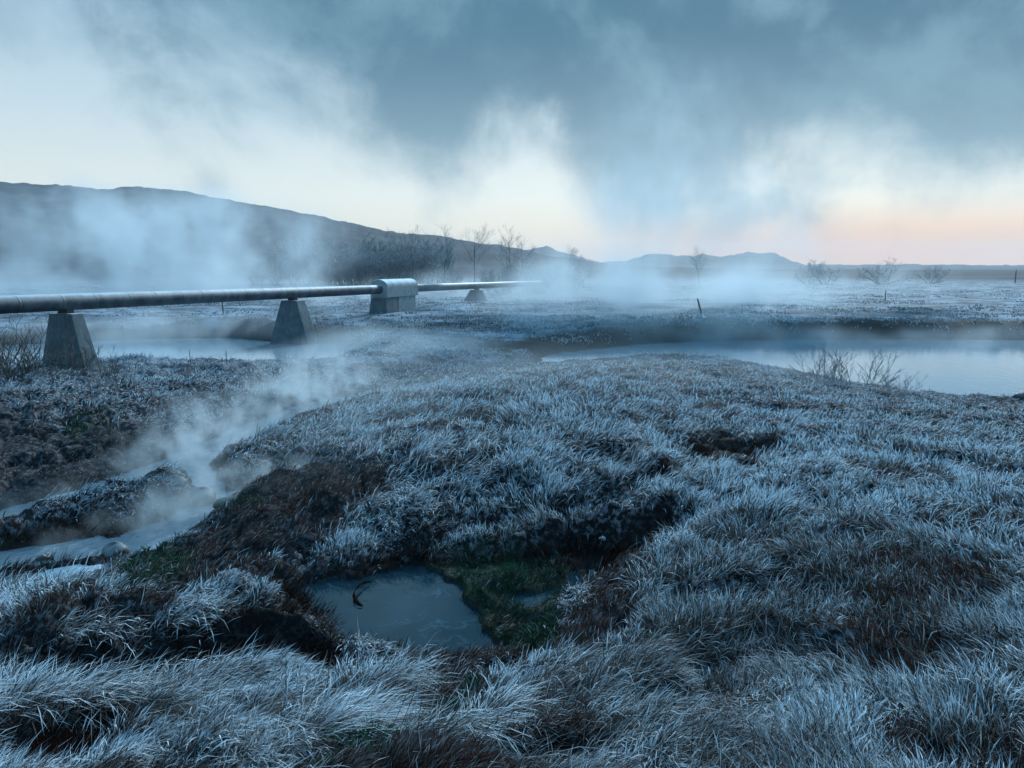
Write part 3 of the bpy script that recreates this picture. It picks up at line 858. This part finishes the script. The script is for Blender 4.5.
# ------------------------------------------------------------------ posts, stones, reed
def post(u, v, z, h, r, tilt, label, name='wooden_post', rot=0.):
    x, y = ground(u, v, z)
    V, Fc = [], []
    pts = [(tilt * t * h, .0, -.25 + (h + .25) * t) for t in (0, .35, .7, 1.)]
    pts[1] = (pts[1][0] + .01, .006, pts[1][2])
    tube(V, Fc, pts, r, r * .8, 7)
    b = len(V) - 7; Fc.append(tuple(range(b, b + 7)))
    o = mesh_obj(name, V, Fc, m_wood); o.location = (x, y, gz(x, y)); o.rotation_euler = (0, 0, rot)
    return tag(o, label, 'post')
post(703, 315, .5, .85, .05, -.38, 'dark wooden post leaning left on the far river bank')
post(223, 313, .6, .75, .035, 0, 'thin upright wooden post on the mound under the pipe', 'wooden_stake')
post(190, 359, .27, .42, .012, 0, 'short thin stake left of another at the near bank edge', 'wooden_stake')
post(226, 359, .27, .42, .01, .05, 'short thin stake right of another at the near bank edge', 'wooden_stake')
post(885, 302, .45, .8, .04, 0, 'small pale post in the frosted field below the dark willow', 'wooden_post')
post(1015, 283, .42, 2.2, .09, 0, 'distant dark post at the right edge of the field', 'wooden_post')
def stone(u, v, z, r, flatk, mat, label, seed, name='boulder'):
    x, y = ground(u, v, z)
    V, Fc = [], []
    n1, n2 = 14, 20
    rn = np.random.default_rng(seed); ph = rn.random(6) * 6
    for i in range(n1 + 1):
        for j in range(n2):
            a, b = math.pi * i / n1, 2 * math.pi * j / n2
            k = 1 + .13 * math.sin(2 * b + ph[0] + 2 * a) + .09 * math.sin(3 * a + ph[1]) * math.cos(3 * b + ph[2]) + .04 * math.sin(7 * b + ph[3] + 5 * a)
            V.append((r * k * math.sin(a) * math.cos(b), r * k * math.sin(a) * math.sin(b) * .9, r * k * flatk * math.cos(a)))
    for i in range(n1):
        for j in range(n2):
            j2 = (j + 1) % n2
            Fc.append((i * n2 + j, (i + 1) * n2 + j, (i + 1) * n2 + j2, i * n2 + j2))
    o = mesh_obj(name, V, Fc, mat); o.location = (x, y, max(z, gz(x, y) - r * flatk * .2)); o.rotation_euler = (0, 0, seed)
    return tag(o, label, 'rock')
stone(203, 500, -.12, .2, .8, m_stone, 'round grey boulder with frosted rim standing in the steaming stream', 1)
stone(239, 507, -.06, .3, .42, m_mossstone, 'low green mossy boulder beside the steaming stream', 2)
stone(176, 497, -.14, .17, .6, m_stone, 'dark wet boulder left of the frosted one in the stream', 3)
stone(44, 558, -.14, .07, .7, m_stone, 'small dark stone in the shallow stream at left', 4, 'stone')
stone(115, 552, -.12, .16, .6, m_stone, 'dark wet rock between the stream and the bright puddle', 5, 'stone')
stone(602, 545, .06, .045, .6, m_house, 'small pale stone at the edge of the dark trench', 6, 'stone')
stone(1021, 398, -.22, .2, .7, m_stone, 'dark rock at the river edge on the far right', 8, 'stone')
stone(404, 561, .02, .05, .8, m_stone, 'small dark stone at the top of the pool', 9, 'stone')
# curled reed leaf on the pool
px_ = [(372,583),(364,586),(357,591),(353,597),(354,602),(358,606),(363,607)]
pl = [ground(u, v, Z_POOL) for u, v in px_]
V, Fc = [], []
n = len(pl)
for i, (x, y) in enumerate(pl):
    t = i / (n - 1); z = .008 + .03 * math.sin(math.pi * min(1, (1 - t) * .9)) * (1 - t) ** .5
    w = .045 * (math.sin(math.pi * (1 - t) ** .8) + .12)
    V += [(x, y - w * .5, z), (x + w * .3, y + w * .2, z + w * .7), (x, y - w * .5, z - .004), (x + w * .3, y + w * .2, z + w * .7 - .004)]
for i in range(n - 1):
    a, b = i * 4, i * 4 + 4
    Fc += [(a, a + 1, b + 1, b), (a + 2, b + 2, b + 3, a + 3), (a, b, b + 2, a + 2), (a + 1, a + 3, b + 3, b + 1)]
Fc += [(0, 2, 3, 1), (4 * n - 4, 4 * n - 3, 4 * n - 1, 4 * n - 2)]
tag(mesh_obj('reed_leaf', V, Fc, m_leaf), 'dark curled reed leaf frozen into the pool surface', 'leaf')

# ------------------------------------------------------------------ steam (density grids from fields)
m_steam, nt, out = new_mat('steam_vapour')
pv = nt.node('ShaderNodeVolumePrincipled')
nt.put(pv, 'Color', (.74, .82, .86)); nt.put(pv, 'Anisotropy', .25); nt.put(pv, 'Density', 1.0)
nt.l.new(pv.outputs[0], out.inputs['Volume'])
def steam(name, label, lo, hi, res, blobs, scale, thr, gain, stretch=(1, 1, .55), wisp=.0, seed=0):
    me = bpy.data.meshes.new(name)
    ob = bpy.data.objects.new(name, me); col.objects.link(ob)
    me.from_pydata([lo, hi], [], [])
    g = bpy.data.node_groups.new(name, 'GeometryNodeTree')
    g.interface.new_socket('Geometry', in_out='INPUT', socket_type='NodeSocketGeometry')
    g.interface.new_socket('Geometry', in_out='OUTPUT', socket_type='NodeSocketGeometry')
    nt = NT(g)
    gout = nt.node('NodeGroupOutput')
    p = nt.node('GeometryNodeInputPosition').outputs[0]
    warp = nt.n.new('ShaderNodeTexNoise'); nt.put(warp, 'Vector', p); nt.put(warp, 'Scale', scale * .6); nt.put(warp, 'Detail', 2.)
    wv = nt.vmath('SCALE', nt.vmath('SUBTRACT', warp.outputs['Color'], (.5, .5, .5)), scale=1.1 / scale)
    pw = nt.vmath('ADD', p, wv)
    env = None
    for (cx, cy, cz, rx, ry, rz, wgt) in blobs:
        q = nt.vmath('MULTIPLY', nt.vmath('SUBTRACT', pw, (cx, cy, cz)), (1 / rx, 1 / ry, 1 / rz))
        d = nt.vmath('LENGTH', q)
        e = nt.math('MULTIPLY', nt.smooth(d, .15, 1.0, 1., 0.), wgt)
        env = e if env is None else nt.math('ADD', env, e)
    nz = nt.noise(nt.vmath('MULTIPLY', nt.vmath('ADD', pw, (seed * 7.7, 0, 0)), stretch), scale, 6., .64, .5)
    dn = nt.math('MULTIPLY', nt.math('MULTIPLY', env, nt.smooth(nz, thr, thr + .28)), gain)
    dn = nt.math('MAXIMUM', nt.math('SUBTRACT', dn, gain * .002), 0.)
    vc = nt.node('GeometryNodeVolumeCube')
    nt.put(vc, 'Density', dn); nt.put(vc, 'Min', lo); nt.put(vc, 'Max', hi)
    for k, ax in enumerate(('X', 'Y', 'Z')): vc.inputs['Resolution ' + ax].default_value = res[k]
    sm = nt.node('GeometryNodeSetMaterial'); nt.put(sm, 'Material', m_steam)
    nt.l.new(vc.outputs[0], sm.inputs[0]); nt.l.new(sm.outputs[0], gout.inputs[0])
    md = ob.modifiers.new('vapour', 'NODES'); md.node_group = g
    me.materials.append(m_steam)
    return tag(ob, label, 'steam', kind='stuff')
# rising behind the pipe on the left, and over the river
BL = []
def fb(u, v, y, ru, rv, ry, w):
    x, yy, z = at_depth(u, v, y); s = y / F
    BL.append((x, y, z, ru * s, ry, rv * s, w))
fb(60, 285, 62, 170, 62, 20, .55); fb(180, 265, 64, 130, 80, 16, .9); fb(255, 285, 60, 90, 50, 16, .9); fb(20, 300, 50, 140, 45, 12, .5)
fb(120, 235, 70, 110, 50, 16, .5); fb(330, 305, 52, 110, 30, 12, .5); fb(478, 298, 51, 50, 26, 4, .7); fb(560, 300, 46, 420, 26, 10, .16); fb(640, 292, 60, 520, 30, 16, .14); fb(860, 285, 70, 220, 26, 14, .2); fb(630, 305, 40, 150, 50, 8, .6); fb(600, 275, 56, 110, 45, 12, .35); fb(500, 315, 42, 100, 36, 7, .3); fb(100, 215, 78, 150, 50, 14, .45); fb(300, 240, 66, 80, 50, 12, .4); fb(220, 215, 70, 90, 40, 14, .3)
fb(640, 295, 54, 130, 60, 16, 1.2); fb(570, 300, 58, 90, 50, 14, .9); fb(730, 300, 50, 120, 45, 14, 1.); fb(640, 215, 62, 110, 80, 16, .2); fb(760, 235, 66, 100, 90, 16, .2)
fb(480, 290, 62, 90, 35, 12, .4); fb(680, 140, 70, 130, 100, 18, .1); fb(880, 320, 48, 170, 22, 10, .25)
steam('river_steam', 'tall pale steam rising off the river and hot springs beyond the pipe', (-62, 30, -.6), (42, 92, 26), (190, 112, 84), BL, .30, .44, .46)
BL = []
fb(110, 335, 33, 150, 22, 4, .5); fb(230, 330, 35, 60, 24, 3, .5); fb(350, 350, 27, 60, 26, 4, .7); fb(650, 330, 33, 120, 30, 4, .35); fb(560, 325, 34, 100, 30, 4, .4); fb(720, 325, 33, 110, 28, 4, .3); fb(800, 338, 31, 120, 14, 4, .3); fb(960, 338, 31, 120, 14, 4, .25)
fb(380, 355, 25, 90, 24, 4, .6); fb(440, 345, 28, 90, 18, 4, .5); fb(300, 330, 34, 90, 20, 3, .5)
steam('drifting_mist', 'low mist drifting just above the river water', (-26, 20, -.4), (26, 38, 4.2), (220, 80, 46), BL, .5, .34, .66)
BL = []
fb(280, 405, 15.5, 80, 34, 2.6, .8); fb(300, 372, 17, 80, 40, 2.2, .4); fb(200, 425, 11.8, 80, 46, 2., .4); fb(220, 435, 12.6, 70, 34, 2.2, .9); fb(160, 465, 10.8, 70, 30, 1.8, .7); fb(330, 385, 18, 80, 30, 2.5, .7)
fb(190, 500, 9.2, 70, 42, 1.3, 1.0); fb(140, 525, 8.6, 70, 34, 1.2, .9); fb(265, 480, 9.8, 70, 34, 1.2, .7); fb(60, 545, 8, 90, 22, 1., .5); fb(330, 465, 10.5, 90, 34, 1.4, .35); fb(30, 505, 9, 80, 20, 1.4, .5)
fb(420, 520, 8.2, 70, 26, 1., .2)
steam('stream_steam', 'thin wisps of steam curling up from the hot stream', (-8.6, 6, -.2), (-.2, 21.5, 2.7), (172, 300, 62), BL, 2.2, .45, 3.1, (1, 1, .7), seed=3)

BL = []
fb(520, 390, 14, 300, 50, 7, .5); fb(400, 420, 12, 160, 50, 5, .5); fb(700, 380, 17, 260, 40, 6, .4); fb(330, 470, 10.5, 140, 50, 4, .3)
steam('thin_mist', 'faint mist hanging over the frosted mound', (-7, 6, -.1), (9, 24, 2.6), (80, 90, 24), BL, .7, .2, .075)
# ------------------------------------------------------------------ haze
hm, nt, out = new_mat('haze_air')
pv = nt.node('ShaderNodeVolumePrincipled'); nt.put(pv, 'Color', (.74, .88, .97)); nt.put(pv, 'Density', .00022); nt.put(pv, 'Anisotropy', .2)
nt.l.new(pv.outputs[0], out.inputs['Volume'])
a, z0, z1 = 3500, -1.8, 110
V = [(-a, -a, z0), (a, -a, z0), (a, a, z0), (-a, a, z0), (-a, -a, z1), (a, -a, z1), (a, a, z1), (-a, a, z1)]
tag(mesh_obj('haze', V, [(3, 2, 1, 0), (4, 5, 6, 7), (0, 1, 5, 4), (1, 2, 6, 5), (2, 3, 7, 6), (3, 0, 4, 7)], hm, smooth=False), kind='stuff')

# ------------------------------------------------------------------ sky and light
SUN_AZ, SUN_EL = R(20), R(31)
w = bpy.data.worlds.new('World'); scene.world = w; w.use_nodes = True
w.node_tree.nodes.clear(); nt = NT(w.node_tree)
wo = nt.node('ShaderNodeOutputWorld')
d = nt.node('ShaderNodeTexCoord').outputs['Generated']
dx, dy, dz = nt.sep(d)
el = nt.math('MAXIMUM', dz, 0.)
ramp = nt.node('ShaderNodeValToRGB'); nt.put(ramp, 0, el)
cr = ramp.color_ramp
stops = [(0, (.44, .36, .28)), (.035, (.55, .49, .37)), (.09, (.52, .54, .50)), (.18, (.38, .47, .51)), (.32, (.20, .33, .43)), (.55, (.17, .47, .74)), (1, (.20, .60, .98))]
while len(cr.elements) < len(stops): cr.elements.new(.5)
for e_, (p_, c_) in zip(cr.elements, stops): e_.position = p_; e_.color = (*c_, 1)
# unseen sky behind and overhead, raised brighter and bluer to light the ground
fwd = nt.smooth(dy, -.3, .8)
sky = nt.mix(fwd, nt.mix(nt.smooth(el, 0, .5), (.14, .33, .50), (.20, .56, .92)), ramp.outputs[0])
# orange afterglow low on the right
def lobe(az, elv, ra, re):
    c = (math.sin(az) * math.cos(elv), math.cos(az) * math.cos(elv), math.sin(elv))
    ax = nt.math('DIVIDE', nt.math('SUBTRACT', nt.math('ARCTAN2', dx, dy), az), ra)
    ez = nt.math('DIVIDE', nt.math('SUBTRACT', nt.math('ARCSINE', dz), elv), re)
    q = nt.math('ADD', nt.math('MULTIPLY', ax, ax), nt.math('MULTIPLY', ez, ez))
    return nt.math('POWER', 2.718, nt.math('MULTIPLY', q, -1.))
glow = lobe(R(26), R(1.), R(18), R(2.2))
sky = nt.mix(nt.math('MULTIPLY', glow, .85), sky, (.62, .38, .24))
nis = nt.node('ShaderNodeTexSky', sky_type='NISHITA', sun_disc=False, sun_elevation=SUN_EL, sun_rotation=SUN_AZ)
sky = nt.mix(.12, sky, nt.mix(1., nis.outputs[0], (.10, .10, .10), 'MULTIPLY'))
# drifting cloud and vapour
def px(u, v):
    a, b = (u - 512) / F, (384 - v) / F
    return math.atan2(a, cp + b * sp_), math.atan2(-sp_ + b * cp, math.hypot(a, cp + b * sp_))
def plobe(u, v, ru, rv):
    az, e = px(u, v); return lobe(az, e, ru / F, rv / F)
wn = nt.n.new('ShaderNodeTexNoise'); nt.put(wn, 'Vector', d); nt.put(wn, 'Scale', 2.2); nt.put(wn, 'Detail', 3.)
dw = nt.vmath('ADD', d, nt.vmath('SCALE', nt.vmath('SUBTRACT', wn.outputs['Color'], (.5, .5, .5)), scale=.22))
cn = nt.noise(nt.vmath('MULTIPLY', dw, (1., 1., 1.15)), 4.2, 7, .55, .25)
bias = nt.math('MULTIPLY', nt.smooth(el, .05, .34), .34)
for (u, v, ru, rv, k) in [(640, 130, 95, 120, .22), (390, 120, 110, 70, .12), (900, 60, 220, 80, .14), (560, 20, 200, 60, .10), (740, 215, 60, 60, .12), (605, 215, 34, 60, .12), (455, 190, 36, 60, .09), (690, 235, 60, 40, .08), (215, 185, 22, 18, .14),
                          (60, 110, 170, 90, -.16), (560, 215, 90, 50, -.10), (810, 140, 60, 70, -.10), (980, 130, 90, 70, .16), (330, 200, 160, 50, -.10)]:
    bias = nt.math('ADD', bias, nt.math('MULTIPLY', plobe(u, v, ru, rv), k))
cn = nt.math('ADD', cn, nt.math('MULTIPLY', nt.math('SUBTRACT', nt.noise(nt.vmath('MULTIPLY', dw, (1.5, 1.5, .8)), 9., 7, .62, .15), .5), .28))
cm = nt.smooth(nt.math('ADD', cn, bias), .46, .84)
cc = nt.mix(nt.smooth(el, .02, .3), (.22, .32, .37), (.034, .105, .165))
v2 = nt.noise(nt.vmath('MULTIPLY', dw, (1.1, 1.1, 1.1)), 5.2, 8, .6, .1)
cc = nt.mix(nt.math('MULTIPLY', nt.smooth(v2, .40, .64), .62), cc, (.145, .265, .335))
upper = nt.smooth(el, .45, .6, 1., .25)
sky = nt.mix(nt.math('MULTIPLY', nt.math('MULTIPLY', cm, .93), upper), sky, cc)
sky = nt.mix(nt.math('MULTIPLY', glow, .85), sky, (.70, .35, .15))
bg = nt.node('ShaderNodeBackground'); nt.put(bg, 'Color', sky); nt.put(bg, 'Strength', 1.0)
nt.l.new(bg.outputs[0], wo.inputs[0])
sun = bpy.data.lights.new('sun', 'SUN'); sun.energy = 3.2; sun.angle = R(12); sun.color = (.76, .91, 1)
so_ = bpy.data.objects.new('sun', sun); col.objects.link(so_)
so_.rotation_euler = (R(90) - SUN_EL, 0, math.pi - SUN_AZ)

# ------------------------------------------------------------------ render settings
scene.render.engine = 'CYCLES'
scene.view_settings.view_transform = 'Standard'; scene.view_settings.look = 'None'
scene.view_settings.exposure = .62; scene.view_settings.gamma = 1
c = scene.cycles
c.max_bounces = 6; c.diffuse_bounces = 3; c.glossy_bounces = 3; c.transmission_bounces = 2; c.transparent_max_bounces = 6; c.volume_bounces = 3
c.use_denoising = True; c.use_adaptive_sampling = True
c.volume_step_rate = 1.5; c.volume_max_steps = 256
